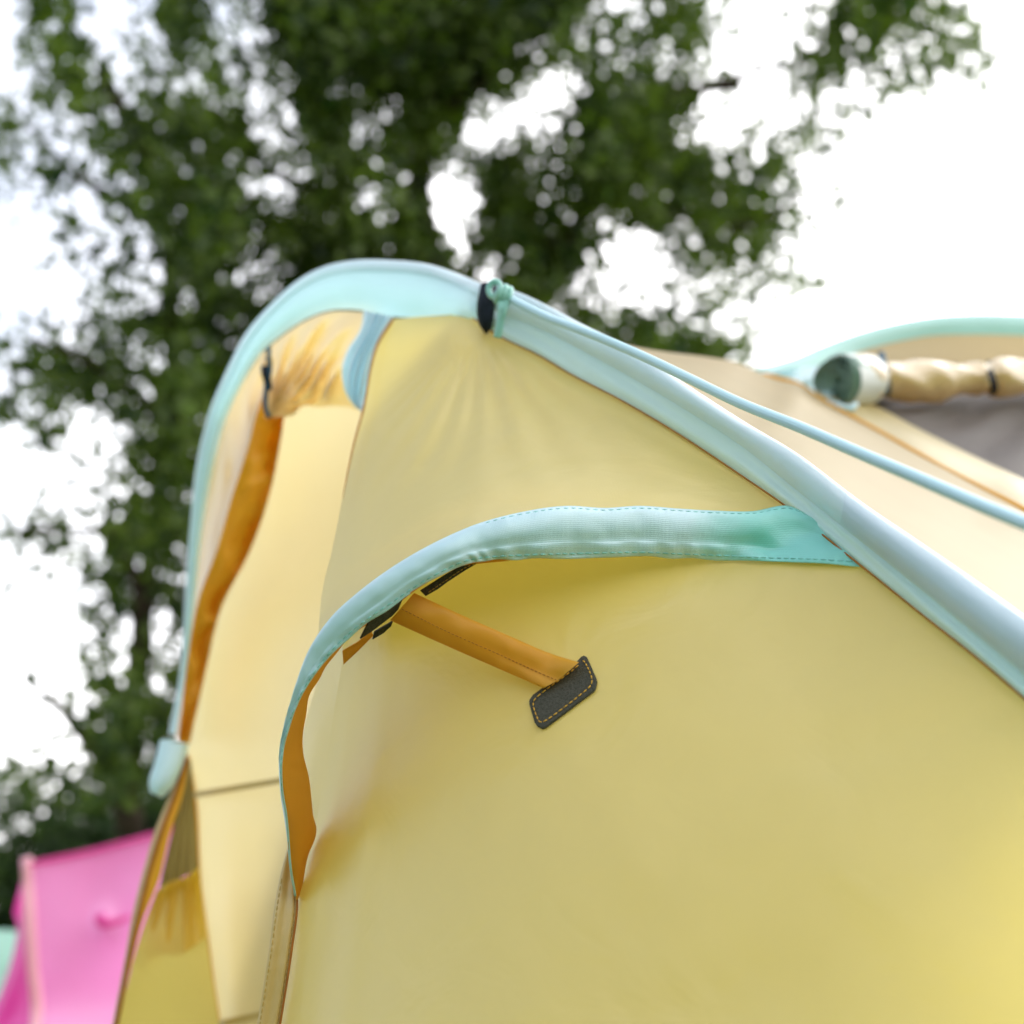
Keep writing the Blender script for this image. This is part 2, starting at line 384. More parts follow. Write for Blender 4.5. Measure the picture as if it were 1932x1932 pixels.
grid('sleeve_band', loft([arow(0,1,0,.0), arow(0,1,.33,-.012), arow(0,1,.66,-.012), arow(0,1,1,.004)], 6, 3), TRQ, s2)
grid('sleeve_tube', loft([arow(0,1,.97,.003), arow(1,2,.3,-.001), arow(1,2,.7,.006), arow(1,2,1,.028), arow(1,2,.8,.05)], 6, 3), TRQ2, s2)
# sleeve foot
ft = [[(331,1393,2.46),(311,1440,2.43),(297,1480,2.41),(292,1500,2.40)], [(318,1394,2.445),(296,1440,2.415),(282,1478,2.395),(284,1494,2.39)],
      [(302,1396,2.44),(291,1440,2.41),(281,1478,2.39),(283,1494,2.387)], [(322,1399,2.42),(310,1445,2.39),(299,1486,2.375),(296,1500,2.375)],
      [(345,1401,2.425),(336,1440,2.40),(319,1480,2.385),(303,1504,2.385)], [(357,1404,2.46),(350,1432,2.44),(326,1484,2.42),(305,1506,2.40)]]
grid('sleeve_end', loft(ft, 5, 3), TRQ, s2)

# webbing strap round the sleeve crossing ------------------------------------
strap = [[(908,536,1.86),(903,560,1.85),(900,590,1.85),(905,612,1.86),(913,624,1.87)],
         [(918,533,1.845),(912,560,1.835),(908,592,1.835),(913,616,1.84),(919,628,1.85)],
         [(932,538,1.85),(934,552,1.84),(927,580,1.84),(927,600,1.84),(924,622,1.855)],
         [(936,545,1.87),(938,556,1.865),(932,584,1.86),(931,600,1.86),(928,618,1.87)]]
grid('webbing_strap', loft(strap, 5, 4), BLK, tent, .0015)

# main side wall under the hood ------------------------------------------------
w_top = [(640,1190,1.53),(700,1120,1.50),(800,1060,1.47),(950,1020,1.44),(1150,1005,1.41),(1350,1000,1.40),(1494,966,1.392)]
w_right = [(1494,966,1.392),(1560,1012,1.34),(1616,1056,1.295),(1732,1149,1.222),(1860,1251,1.147),(1932,1313,1.112),(2080,1445,1.04), Vector((.48,.98,.80)), Vector((.56,.95,.0))]
w_left = fall([(640,1190,1.53),(647,1225,1.53),(632,1330,1.51),(615,1440,1.49),(595,1555,1.465),(573,1640,1.445),(560,1700,1.43),(552,1790,1.415),(529,1932,1.40)])
w_bot = [w_left[-1], Vector((-.1,1.20,0)), Vector((.25,1.08,0)), Vector((.56,.95,0))]
def low_wr(s, t, p):
    e = math.sin(math.pi*min(max(s,0),1))*math.sin(math.pi*min(t*1.05,1))
    d = e*(.012*fbm(p, 2.2, 2, 11) + .003*fbm(p, 7, 2, 2)) + e*.0042*fbm(Vector((p.x*4+p.z*3, p.y, p.z*1.0-p.x*.8)), 2.0, 3, 7)
    qc = p - V((1060,1300,1.40)); rc = qc.length + .001
    d += .0011*math.sin(math.atan2(qc.z, qc.x)*7 + 1)*math.exp(-((rc-.05)/.05)**2)
    d += .006*math.exp(-((s-.10)/.03)**2)*math.exp(-((t-.28)/.18)**2) - .005*math.exp(-((s-.17)/.03)**2)*math.exp(-((t-.22)/.15)**2)
    return d
wall_rows = coons(w_top, w_bot, w_left, w_right, 150, 150, low_wr)
WP = [proj(p) for r in wall_rows for p in r]
def wd(u, v):
    b = sorted(((q[0]-u)**2 + (q[1]-v)**2, q[2]) for q in WP if abs(q[0]-u) < 60 and abs(q[1]-v) < 60)[:4]
    if not b: return 1.35
    w = [1/(x[0]+1) for x in b]; return sum(a*x[1] for a, x in zip(w, b))/sum(w)

# upper side panel (hood cloth) ----------------------------------------------
def wall_wr(s, t, p):
    e = math.sin(math.pi*min(max(s,0),1))*math.sin(math.pi*min(max(t,0),1))
    return e * (.010*fbm(p, 2.6, 2, 3) + .003*fbm(p, 8, 2, 9))
h_top = [(741,602,2.04),(815,596,1.98),(880,596,1.92),(941,627,1.86),(1021,667,1.765),(1071,697,1.715),(1171,749,1.625),(1283,815,1.53),(1395,889,1.46),(1488,956,1.387)]
h_left = [(741,602,2.04),(714,645,2.0),(700,690,1.97),(687,765,1.90),(667,840,1.83),(646,941,1.74),(627,1035,1.64),(609,1110,1.56),(600,1200,1.44)]
h_bot = [(600,1200,1.44),(640,1162,1.40),(690,1120,1.365),(768,1064,1.33),(839,1026,1.315),(895,1001,1.31),(978,978,1.315),(1072,965,1.325),(1207,964,1.345),(1350,972,1.37),(1455,968,1.385),(1490,960,1.389)]
h_right = [(1488,956,1.387),(1490,960,1.389)]
def an_(p, o):
    q = p - V(o); return math.atan2(q.z, q.x)
def hood_wr(s, t, p):
    e = math.sin(math.pi*s)*math.sin(math.pi*min(t*.9+.05, 1))
    d = e*(.012*fbm(p, 3, 2, 5) + .0065*fbm(p, 9, 2, 2))
    # sewn-edge puckers above the trim
    d += .0028*math.exp(-(1-t)*11)*math.sin(s*95 + 3*math.sin(s*17)) * math.sin(math.pi*s)
    # tension folds fanning down from the strap
    d += .004*math.exp(-((s-.22)/.10)**2)*math.sin(t*9)*(1-t)
    d += .0034*e*math.sin(an_(p, (905,615,1.88))*38 + 2*fbm(p,5,1,2)) * math.exp(-((p-V((905,615,1.88))).length/.35)**2)*3
    d += e*.0042*fbm(Vector((p.x*1.2+p.z*.8, p.y, p.z*5-p.x*5)), 2.2, 3, 7)
    # rolled front corner
    d += .05*max(0, 1 - s/.10)**2 * math.sin(math.pi*t)
    return d
hood = empty('vent_hood', (0, 1.4, 1.5), None, None); hood.parent = tent; hood.matrix_parent_inverse = tent.matrix_world.inverted()
grid('hood_panel', coons(h_top, h_bot, h_left, h_right, 130, 90, hood_wr), YEL, hood)
# front corner return of the upper panel, darker seam piping on its edge
seam = cr([toward(V(p), -.002) for p in h_left[:6]], 60)
tube('corner_piping', seam, lambda t: .0017*(1-t)**.5 + .0002, BRT, hood, 6)

# turquoise trim of the hood ---------------------------------------------------
B = [ # outer(upper) edge, lower edge, depth
 ((551,1640),(557,1690),1.405), ((540,1560),(549,1640),1.385), ((530,1500),(540,1540),1.355), ((527,1455),(531,1480),1.335), ((527,1420),(532,1424),1.325), ((538,1360),(546,1366),1.315),
 ((557,1296),(573,1303),1.305), ((582,1229),(622,1236),1.30), ((625,1165),(670,1191),1.295), ((682,1113),(743,1140),1.29), ((768,1053),(820,1091),1.29),
 ((839,1015),(892,1060),1.295), ((895,991),(925,1057),1.30), ((978,968),(985,1055),1.305), ((1072,955),(1072,1053),1.315), ((1139,959),(1139,1051),1.325), ((1207,955),(1207,1050),1.335),
 ((1278,960),(1280,1053),1.345), ((1350,964),(1357,1056),1.35), ((1420,965),(1450,1060),1.35), ((1488,955),(1545,1064),1.35), ((1530,975),(1632,1068),1.335)]
def brow(w, dd):
    r = []
    for i, k in enumerate(B):
        p, q = k[0], k[1]
        cur = min(1, max(0, (i-5)/6))
        uu, vv = p[0]+(q[0]-p[0])*w, p[1]+(q[1]-p[1])*w; d = k[2]+dd*cur + .004*(1-cur)
        if uu > 1250: d = min(d, wd(uu, max(vv, 1010)) - .008 + dd)
        r.append(P(uu, vv, d))
    return r
rows = loft([brow(0,.014), brow(.07,.002), brow(.2,-.003), brow(.45,-.0055), brow(.68,-.004), brow(.72,-.0045), brow(.90,-.001), brow(1.0,.002)], 10, 3)
nc = len(rows[0])
for i, r in enumerate(rows):
    t = i/(len(rows)-1)
    for j in range(nc):
        x = j/nc; q = r[j]
        pk = .0016*math.sin(x*150 + 4*math.sin(x*23)) * (math.exp(-((t-.86)/.16)**2) + .6*math.exp(-((t-.05)/.08)**2))
        pk += .0042*fbm(q, 18, 3, 4)*math.sin(math.pi*t)
        r[j] = toward(q, pk) + Vector((0,0,1))*(.0008*math.sin(x*70+2*math.sin(x*31))*(t > .95))
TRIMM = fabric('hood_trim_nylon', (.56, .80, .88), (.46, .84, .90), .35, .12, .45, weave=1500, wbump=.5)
def paint_glow(m, x0, x1, dcol, tcol):
    """paints a saturated glow into the cloth colour along its length"""
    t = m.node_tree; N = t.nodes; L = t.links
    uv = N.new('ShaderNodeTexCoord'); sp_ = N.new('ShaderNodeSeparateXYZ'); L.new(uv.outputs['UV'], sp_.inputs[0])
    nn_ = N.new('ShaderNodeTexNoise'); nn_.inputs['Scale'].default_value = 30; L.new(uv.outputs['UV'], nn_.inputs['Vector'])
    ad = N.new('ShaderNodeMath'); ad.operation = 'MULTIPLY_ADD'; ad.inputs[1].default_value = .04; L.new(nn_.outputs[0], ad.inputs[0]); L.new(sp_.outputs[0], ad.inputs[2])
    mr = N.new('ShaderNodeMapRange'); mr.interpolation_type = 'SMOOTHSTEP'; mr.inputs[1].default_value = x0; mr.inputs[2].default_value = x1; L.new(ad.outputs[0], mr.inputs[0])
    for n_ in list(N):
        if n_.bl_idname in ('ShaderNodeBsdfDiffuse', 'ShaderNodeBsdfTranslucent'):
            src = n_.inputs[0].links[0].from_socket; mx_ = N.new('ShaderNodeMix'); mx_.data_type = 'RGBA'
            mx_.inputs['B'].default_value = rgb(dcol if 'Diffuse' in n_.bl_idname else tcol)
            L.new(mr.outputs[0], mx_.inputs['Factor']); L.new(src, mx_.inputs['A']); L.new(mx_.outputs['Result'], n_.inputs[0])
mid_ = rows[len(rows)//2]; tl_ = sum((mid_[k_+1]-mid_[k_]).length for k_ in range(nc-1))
paint_glow(TRIMM, tl_ - .145, tl_ - .06, (.20, .76, .71), (.16, .80, .72))  # glow of the trim's right end, put into its colour as deep turquoise
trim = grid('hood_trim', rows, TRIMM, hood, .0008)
def rowat(rows, t):
    f = t*(len(rows)-1); i = min(int(f), len(rows)-2); w = f-i
    return [rows[i][j].lerp(rows[i+1][j], w) for j in range(len(rows[0]))]
stitches('trim_stitching', rowat(rows, .88)[25:], .0062, .0016, .00055, TQT, hood)
stitches('trim_stitching', rowat(rows, .10)[nc*58//100:], .0062, .0016, .00055, TQT, hood)
tube('trim_piping', rowat(rows, 1.0)[:95], .0012, TAPE, hood, 6)
# inner facing of the hood, turned under the trim
I_out = [(559,1698,1.412),(556,1668,1.405),(549,1640,1.39),(540,1540,1.36),(531,1461,1.34),(531,1424,1.33),(546,1366,1.32),(572,1303,1.31),(621,1236,1.305),(669,1191,1.30),(742,1139,1.295),(819,1090,1.295),(893,1060,1.30),(960,1054,1.31)]
I_in = [(561,1699,1.425),(583,1613,1.44),(596,1560,1.44),(590,1530,1.43),(581,1470,1.42),(573,1420,1.40),(574,1356,1.39),(590,1300,1.38),(618,1255,1.37),(655,1206,1.35),(722,1160,1.34),(785,1112,1.335),(855,1073,1.325),(960,1057,1.32)]
Lo = VS(I_out); Li = VS(I_in)
rows = [ctl(Lo, 8), ctl([a.lerp(b,.35) for a,b in zip(Lo,Li)], 8), ctl([a.lerp(b,.7) for a,b in zip(Lo,Li)], 8), ctl(Li, 8)]
cols = [ctl([r[j] for r in rows], 5) for j in range(len(rows[0]))]
rows = [[c[i] for c in cols] for i in range(len(cols[0]))]
nc = len(rows[0]); nr = len(rows)
for i in range(nr):
    for j in range(nc):
        t = i/(nr-1); x = j/nc
        rows[i][j] = toward(rows[i][j], .0026*t*math.sin(x*44 + 3*math.sin(x*19)) + .002*t*fbm(rows[i][j], 30, 2)) + Vector((1,0,0))*(.0010*t*math.sin(x*48+2*math.sin(x*11))) + Vector((0,0,0))
grid('hood_facing', rows, AMB, hood, .0006)
# hook tape under the hood edge
slab('hook_tape', [(909,1058,1.318),(880,1062,1.318),(835,1088,1.32),(793,1115,1.325),(803,1125,1.327),(826,1112,1.325),(845,1098,1.322),(880,1075,1.32)], .002, VEL, hood, .0004)
slab('hook_tape', [(762,1127,1.31),(724,1152,1.31),(694,1178,1.315),(680,1206,1.325),(700,1193,1.325),(741,1162,1.32),(752,1150,1.318)], .002, VEL, hood, .0004)
slab('hook_tape', [(742,1172,1.345),(706,1193,1.347),(703,1207,1.35),(724,1195,1.35),(738,1182,1.347)], .002, VEL, hood, .0004)
stitches('tape_stitching', cr([(905,1061,1.316),(880,1070,1.316),(840,1096,1.318),(808,1118,1.322)], 40), .003, .0012, .0004, KHT, hood)
slab('tape_backing', [(648,1254,1.40),(646,1228,1.39),(672,1213,1.375),(700,1192,1.36),(704,1200,1.362),(676,1228,1.385)], .001, AMB, hood)

# strut ---------------------------------------------------------------------
PD = wd(1060, 1300); print('patch wall depth', PD)
st = empty('hood_strut', V((900,1200,1.35)), None, None); st.parent = tent; st.matrix_parent_inverse = tent.matrix_world.inverted()
sT = [(781,1119,1.318),(860,1156,1.33),(960,1200,1.345),(1040,1234,1.355),(1092,1250,1.362)]
sM = [(756,1148,1.312),(840,1190,1.324),(940,1234,1.34),(1010,1266,1.348),(1052,1284,1.355)]
sB = [(736,1170,1.325),(820,1208,1.336),(920,1252,1.352),(985,1280,1.36),(1026,1298,1.366)]
def sh(ps):
    n_ = len(ps); return [(p[0], p[1], p[2] + (PD - .008 - ps[-1][2])*(i/(n_-1))) for i, p in enumerate(ps)]
a, b, c = VS(sh(sT)), VS(sh(sM)), VS(sh(sB))
rows = loft([[toward(p, .006) for p in a], a, [toward(p.lerp(q, .5), -.003) for p, q in zip(a, b)], [toward(p, .0) for p in b], [toward(p.lerp(q, .5), -.002) for p, q in zip(b, c)], c, [toward(p,.006) for p in c]], 12, 3)
for i, r in enumerate(rows):
    for j in range(len(r)): r[j] = toward(r[j], .0026*fbm(r[j], 38, 2, 3))
bk = [[toward(p.lerp(q, k/3), .009) for p, q in zip(rows[0], rows[-1])] for k in (3, 2, 1, 0)]
grid('strut_sleeve', rows + bk, AMB, st)
stitches('strut_stitching', ctl([toward(p, -.0008) for p in b], 12), .0030, .0011, .0004, BRT, st)
patch = [(1101,1236),(1106,1238),(1124,1278),(1125,1284),(1122,1298),(1118,1303),(1028,1371),(1022,1373),(1012,1368),(1008,1362),(998,1328),(998,1320),(1004,1311),(1015,1303),(1087,1249),(1097,1238)]
gx = (wd(1120, 1300) - wd(1000, 1300))/120; gy = (wd(1060, 1370) - wd(1060, 1230))/140
def pd(u, v, o=0): return (u, v, PD - .007 + o + (u-1060)*gx + (v-1300)*gy)
slab('hook_patch', [pd(*q) for q in patch], .003, VEL, st, .0008)
loop = [(1097,1246),(1101,1247),(1117,1283),(1113,1295),(1108,1300),(1026,1361),(1019,1362),(1015,1357),(1006,1326),(1010,1318),(1090,1256),(1097,1246)]
stitches('patch_stitching', cr([pd(u, v, -.0006) for u, v in loop], 160), .0042, .0014, .00055, ORT, st)

grid('side_wall', wall_rows, YEL, tent)
# narrow return panel beyond the corner
rows = loft([[(660,1165,1.60),(602,1280,1.64),(572,1380,1.63),(556,1470,1.60),(560,1570,1.53),(562,1685,1.45)],
             [(664,1175,1.57),(625,1290,1.58),(598,1390,1.56),(580,1475,1.54),(575,1575,1.49),(563,1690,1.445)],
             [(668,1190,1.545),(648,1300,1.53),(630,1400,1.515),(613,1490,1.495),(594,1585,1.47),(566,1698,1.44)]], 10, 5)
grid('corner_panel', rows, YEL, tent)
# seam strip at the wall's front edge
st_l = fall([(545,1592,1.44),(531,1645,1.43),(521,1694,1.42),(508,1791,1.405),(486,1932,1.39)])
st_r = fall([(558,1600,1.445),(558,1660,1.435),(561,1704,1.424),(551,1791,1.409),(529,1932,1.394)])
a, b = VS(st_l), VS(st_r)
rows = loft([a, [toward(p.lerp(q,.12),-.002) for p,q in zip(a,b)], [p.lerp(q,.5) for p,q in zip(a,b)], [toward(p.lerp(q,.82),-.002) for p,q in zip(a,b)], [toward(p.lerp(q,.9),.001) for p,q in zip(a,b)], [toward(q,-.001) for q in b]], 12, 3)
sb = grid('seam_binding', rows, AMB_ := fabric('khaki_binding', (.62,.46,.16), (.7,.5,.15), .25, .08, .45, crease=.6), tent, .0008)
stitches('seam_stitching', rowat(rows, .17)[14:], .0050, .0017, .0005, KHT, tent)
stitches('seam_stitching', rowat(rows, .72)[26:], .0050, .0017, .0005, KHT, tent)
tube('seam_piping', [toward(p, -.001) for p in rowat(rows, .98)], .0012, BRT, tent, 6)

# inner front panel seen through the porch --------------------------------------
p_top = [(470,740,2.60),(540,735,2.58),(620,735,2.56),(720,745,2.5)]
p_left = fall([(470,740,2.60),(430,950,2.62),(385,1150,2.62),(352,1330,2.60),(354,1427,2.56),(362,1470,2.55),(369,1520,2.54),(376,1661,2.52),(389,1759,2.48),(402,1856,2.46),(413,1932,2.44)])
p_right = fall([(720,745,2.5),(680,950,2.42),(640,1100,2.35),(620,1300,2.26),(600,1500,2.2),(590,1700,2.14),(570,1932,2.08)])
p_bot = [p_left[-1], p_right[-1]]
fp = empty('porch_panel', (-.4, 2.2, 1.2), None, None); fp.parent = tent; fp.matrix_parent_inverse = tent.matrix_world.inverted()
grid('panel_cloth', coons(p_top, p_bot, p_left, p_right, 60, 110, lambda s,t,p: math.sin(math.pi*s)*(.012*fbm(p, 3, 2, 8) + .004*math.sin(t*50+2*s)*math.sin(math.pi*t))), BUT, fp)
def band(a, b, c, d, nm, m, par, n=14):
    return grid(nm, loft([[a, b], [d, c]], n, 2), m, par)
SEAMM = fabric('ochre_seam', (.50, .36, .10), (.55, .38, .08), .3, .05, .5)
band((366,1494,2.52),(534,1466,2.2),(534,1478,2.2),(366,1506,2.52), 'panel_seam', SEAMM, fp)
band((410,1926,2.42),(520,1902,2.08),(520,1914,2.08),(411,1940,2.42), 'panel_seam', SEAMM, fp)
tube('edge_piping', [toward(p, -.004) for p in cr(p_left[4:], 60)], .004, AMB, fp, 6)

# rolled door curtain along the arch -----------------------------------------
dc = empty('door_curtain', (-.5, 2.3, 1.6), None, None); dc.parent = tent; dc.matrix_parent_inverse = tent.matrix_world.inverted()
dL = [(494,664,2.36),(451,735,2.42),(425,795,2.46),(403,877,2.49),(382,997,2.51),(366,1147,2.53),(352,1260,2.52),(330,1392,2.47)]
dM = [(u-12*min(1,(v-690)/60)*min(1,(1400-v)/200), v, d) for u, v, d in [(520,700,2.30),(498,775,2.30),(478,850,2.31),(452,930,2.33),(420,1040,2.36),(384,1140,2.42),(362,1250,2.44),(338,1392,2.42)]]
dR = [(u+8, v, d) for u, v, d in [(532,740,2.34),(527,795,2.34),(519,847,2.35),(503,925,2.37),(466,1035,2.40),(408,1152,2.43),(382,1260,2.45),(350,1402,2.43)]]
a, b, c = VS(dL), VS(dM), VS(dR)
rows = loft([a, [toward(p.lerp(q,.5),-.012) for p,q in zip(a,b)], b], 14, 6)
nr = len(rows)
for i, r in enumerate(rows):
    for j in range(len(r)):
        x = j/len(r); t = i/(nr-1); r[j] = toward(r[j], math.sin(math.pi*t)*(.012*math.sin(x*18 - t*7)+.006*math.sin(x*47-t*5)) + .005*fbm(r[j], 12, 2, 6))
grid('curtain_face', rows, fabric('peach_nylon', (.84,.62,.26), (.94,.68,.20), .45, .12, .4), dc)
rows = loft([b, [toward(p.lerp(q,.3),.012)+Vector((0,0,-.006)) for p,q in zip(b,c)], [toward(p.lerp(q,.75),.03) for p,q in zip(b,c)], c, [toward(q,.03) - Vector((.02,0,0)) for q in c]], 14, 5)
nr = len(rows)
for i, r in enumerate(rows):
    for j in range(len(r)):
        x = j/len(r); t = i/(nr-1); r[j] = toward(r[j], math.sin(math.pi*t)*(.016*math.sin(x*34 - t*5 + 2*math.sin(x*9)) + .007*math.sin(x*71+t*6)) + .007*fbm(r[j], 15, 2, 1))
grid('curtain_lining', rows, AMB, dc)

# gathered awning roll under the arch ------------------------------------------
rt = [(493,668,2.35),(530,636,2.31),(575,606,2.25),(625,588,2.18),(688,588,2.11)]
rb = [(500,789,2.30),(523,786,2.27),(552,784,2.25),(571,766,2.24),(601,768,2.23),(627,766,2.21),(657,768,2.19),(682,776,2.17)]
rl = [(493,668,2.35),(500,700,2.33),(502,745,2.31),(500,789,2.30)]
rr_ = [(688,588,2.11),(680,622,2.10),(660,660,2.11),(652,700,2.12),(660,740,2.14),(682,776,2.17)]
apex = V((496,800,2.3))
def fan(s, t, p):
    dd = p - apex; an = math.atan2(dd.z, dd.x); r = dd.length
    e = min(1, 6*s)*min(1, 5*(1-s))*min(1, 6*t)*min(1, 8*(1-t)+.3)
    low = 1/(1+math.exp(-(t-.5)*14))
    return e*(low*.020*(math.sin(an*34 + 2*math.sin(r*20)) + .4*math.sin(an*71+1)) + (1-low)*.014*math.sin(an*13+.5) + .004*fbm(p, 14, 2)) - .045*math.exp(-((t-.78)/.2)**2)*math.sin(math.pi*min(1,s+.06))
ar = empty('gathered_awning', (-.3, 2.2, 2.0), None, None); ar.parent = tent; ar.matrix_parent_inverse = tent.matrix_world.inverted()
grid('awning_cloth', coons(rt, rb, rl, rr_, 110, 80, fan), fabric('sand_nylon', (.78,.60,.30), (.9,.66,.22), .4, .12, .4), ar)
# underside of that roll, so that it has a back
grid('awning_underside', coons([toward(V(p), .004) for p in rb], [toward(V(p), .12)+Vector((0,0,.03)) for p in rb], [rb[0], toward(V(rb[0]), .12)], [rb[-1], toward(V(rb[-1]), .12)], 30, 8), AMB, ar)
# twisted turquoise tail
tl = [(686,585,2.10),(680,622,2.085),(656,660,2.08),(645,697,2.08),(650,735,2.09),(664,761,2.10),(681,776,2.12)]
tr_ = [(742,598,2.05),(722,633,2.04),(708,667,2.04),(699,705,2.04),(692,738,2.05),(686,760,2.08),(684,777,2.11)]
rows = coons([tl[0], tr_[0]], [tl[-1], tr_[-1]], tl, tr_, 50, 60, lambda s,t,p: math.sin(math.pi*s)*(.016*math.sin(s*27 + t*5) - .018))
grid('twisted_band', rows, TRQ2, ar)
for (pts, m, r_) in (([(508,655,2.31),(507,672,2.28),(509,690,2.27),(506,716,2.26),(502,740,2.26),(501,770,2.25),(508,788,2.24)], NAVY, .0035),
                     ([(500,690,2.27),(501,705,2.26),(505,720,2.26),(506,736,2.265)], BLK, .006)):
    pp = cr(pts, 24); grid('toggle_tie', [[toward(p+Vector((-r_,0,0)),-.004) for p in pp], [toward(p,-.009) for p in pp], [toward(p+Vector((r_,0,0)),-.004) for p in pp]], m, ar, .0015)

# front leg of the tent, left: pale edge, amber binding, window and added through-light patch ------------
fl = empty('front_leg_panel', (-.6, 2.3, .9), None, None); fl.parent = tent; fl.matrix_parent_inverse = tent.matrix_world.inverted()
eL = fall([(352,1425,2.44),(326,1486,2.42),(290,1574,2.38),(274,1629,2.36),(251,1720,2.33),(235,1811,2.30),(212,1932,2.27)])
eM = fall([(354,1427,2.44),(334,1490,2.42),(303,1574,2.38),(286,1629,2.36),(263,1720,2.33),(243,1811,2.30),(220,1932,2.27)])
eR = fall([(357,1430,2.44),(346,1495,2.42),(319,1580,2.38),(300,1660,2.36),(270,1735,2.33),(249,1815,2.30),(224,1932,2.27)])
grid('edge_strip', loft([eL, [toward(V(p).lerp(V(q),.5),-.004) for p,q in zip(eL,eM)], eM], 8, 3), CRM, fl)
grid('edge_binding', loft([eM, [toward(V(p).lerp(V(q),.5),-.006) for p,q in zip(eM,eR)], eR], 8, 3), AMB, fl)
tube('edge_cord', [toward(p,-.006) for p in ctl(eM, 8)], .0035, BRT, fl, 6)
win = coons([(357,1430,2.45),(361,1440,2.43)], [(300,1678,2.40),(374,1640,2.44)], [(357,1430,2.45),(345,1500,2.44),(320,1590,2.41),(300,1678,2.40)], [(361,1440,2.43),(366,1500,2.44),(371,1570,2.45),(374,1640,2.44)], 24, 40,
            lambda s,t,p: .006*math.sin(s*22)*t)
grid('mesh_window', win, OLV, fl)
sk = coons([(296,1680,2.385),(320,1664,2.40),(348,1655,2.42),(376,1636,2.43)], [(246,1830,2.34),(300,1800,2.36),(340,1800,2.38),(392,1765,2.40)], [(296,1680,2.385),(272,1745,2.36),(246,1830,2.34)], [(376,1636,2.43),(382,1700,2.42),(392,1765,2.40)], 40, 30,
           lambda s,t,p: .010*math.sin(s*24)*(1-t*.7) - .012*math.exp(-(t/.12)**2))
grid('through_light_patch', sk, fabric('through_light_yellow', (.70,.50,.06), (.9,.62,.06), .45, .05, .45), fl)  # added piece: light coming through the cloth, put in as saturated yellow
lwl = fall([(298,1680,2.40),(252,1815,2.32),(222,1932,2.285)]); lwr = fall([(376,1650,2.44),(389,1759,2.42),(402,1856,2.40),(413,1932,2.38)])
lw = coons([lwl[0], lwr[0]], [lwl[-1], lwr[-1]], lwl, lwr, 30, 60, lambda s,t,p: math.sin(math.pi*s)*.01*fbm(p,4,2))
grid('lower_panel', lw, YEL, fl)

# sloping roof panel right of the sleeve ----------------------------------------
r_top = [(905,548,1.93),(1040,596,1.95),(1120,636,2.02),(1171,648,2.1),(1237,661,2.25),(1339,674,2.4),(1387,683,2.5),(1430,700,2.55),(1470,714,2.56),(1507,722,2.55),(1545,749,2.50),(1582,771,2.47),(1657,812,2.40),(1732,854,2.3),(1789,884,2.25),(1845,914,2.2),(1932,959,2.1),(2080,1045,1.95)]
r_bot = [P(k[2][0]-4, k[2][1]+14, k[3]+.022) for k in K[:13]]
r_left = [r_top[0], r_bot[0]]
r_right = [r_top[-1], (2095,1170,1.5), r_bot[-1]]
grid('roof_panel', coons(r_top, r_bot, r_left, r_right, 110, 50, lambda s,t,p: math.sin(math.pi*s)*math.sin(math.pi*t)*(-.05+.02*fbm(p,2,2,4)+.006*fbm(p,6,2,1))), CRM, tent)
# tent cloth closing the body behind what the photograph shows
back = [Vector((-.85,3.2,0)), Vector((-.3,3.7,0)), Vector((.5,4.2,0)), Vector((1.6,4.3,0)), Vector((2.4,3.4,0))]
ridge = [(893,575,1.93),(905,548,1.93),(1120,636,2.02),(1237,661,2.25),(1387,683,2.5),(1430,700,2.56),(1545,664,2.85),(1700,620,3.0),(1932,606,3.05),(2200,640,3.0),(2500,900,2.9)]
grid('rear_roof', coons([toward(V(p), .03) for p in ridge], back, [toward(V(ridge[0]), .03), Vector((-.4,2.9,1.2)), back[0]], [toward(V(ridge[-1]), .03), Vector((2.1,3.2,.8)), back[-1]], 50, 24), CRM, tent)
grid('roof_return', coons([(2080,1045,1.95),(2240,950,2.4),(2500,900,2.9)], [Vector((.7,1.0,0)), Vector((1.6,2.2,0)), Vector((2.4,3.4,0))], [(2080,1045,1.95),(2150,1250,1.45), Vector((.7,1.0,0))], [(2500,900,2.9), Vector((2.1,3.2,.8)), Vector((2.4,3.4,0))], 24, 24), fabric('light_blocking_nylon', (.5,.42,.16), (.5,.4,.12), .15, .06, .45), tent)  # unseen panel, cloth made less translucent to cut the side wall's glow

# rear window bay ------------------------------------------------------------
wb = empty('window_bay', V((1700,700,2.8)), None, None); wb.parent = tent; wb.matrix_parent_inverse = tent.matrix_world.inverted()
aO = [(1417,696,2.56),(1460,688,2.60),(1500,676,2.65),(1545,657,2.72),(1620,629,2.80),(1695,609,2.86),(1770,597,2.9),(1845,593,2.92),(1932,595,2.93),(2060,605,2.95)]
aI = [(1419,699,2.55),(1462,714,2.57),(1512,708,2.62),(1570,682,2.70),(1630,660,2.78),(1690,645,2.83),(1760,633,2.87),(1845,631,2.89),(1932,633,2.9),(2060,644,2.92)]
a, b = VS(aO), VS(aI)
grid('arch_trim', loft([[toward(p,.03) for p in a], a, [toward(p.lerp(q,.4),-.015) for p,q in zip(a,b)], b], 8, 4), fabric('arch_nylon', (.36, .66, .62), (.22, .55, .50), .22, .06, .5), wb)
grid('arch_panel', coons([toward(p,.002) for p in b[2:]], [(1515,722,2.60),(1600,740,2.64),(1700,745,2.70),(1932,742,2.78),(2060,745,2.82)], [toward(b[2],.002),(1515,722,2.60)], [toward(b[-1],.002),(2060,745,2.82)], 50, 16), CRM, wb)
grid('corner_gusset', coons([(1424,700,2.545),(1480,697,2.56),(1540,690,2.60),(1590,688,2.62)], [(1424,701,2.545),(1470,716,2.55),(1530,738,2.53),(1570,748,2.50)], [(1424,700,2.545),(1424,701,2.545)], [(1590,688,2.62),(1584,720,2.56),(1570,748,2.50)], 24, 12, lambda s,t,p: .012*math.sin(s*14+t*5)), TRQ, wb)
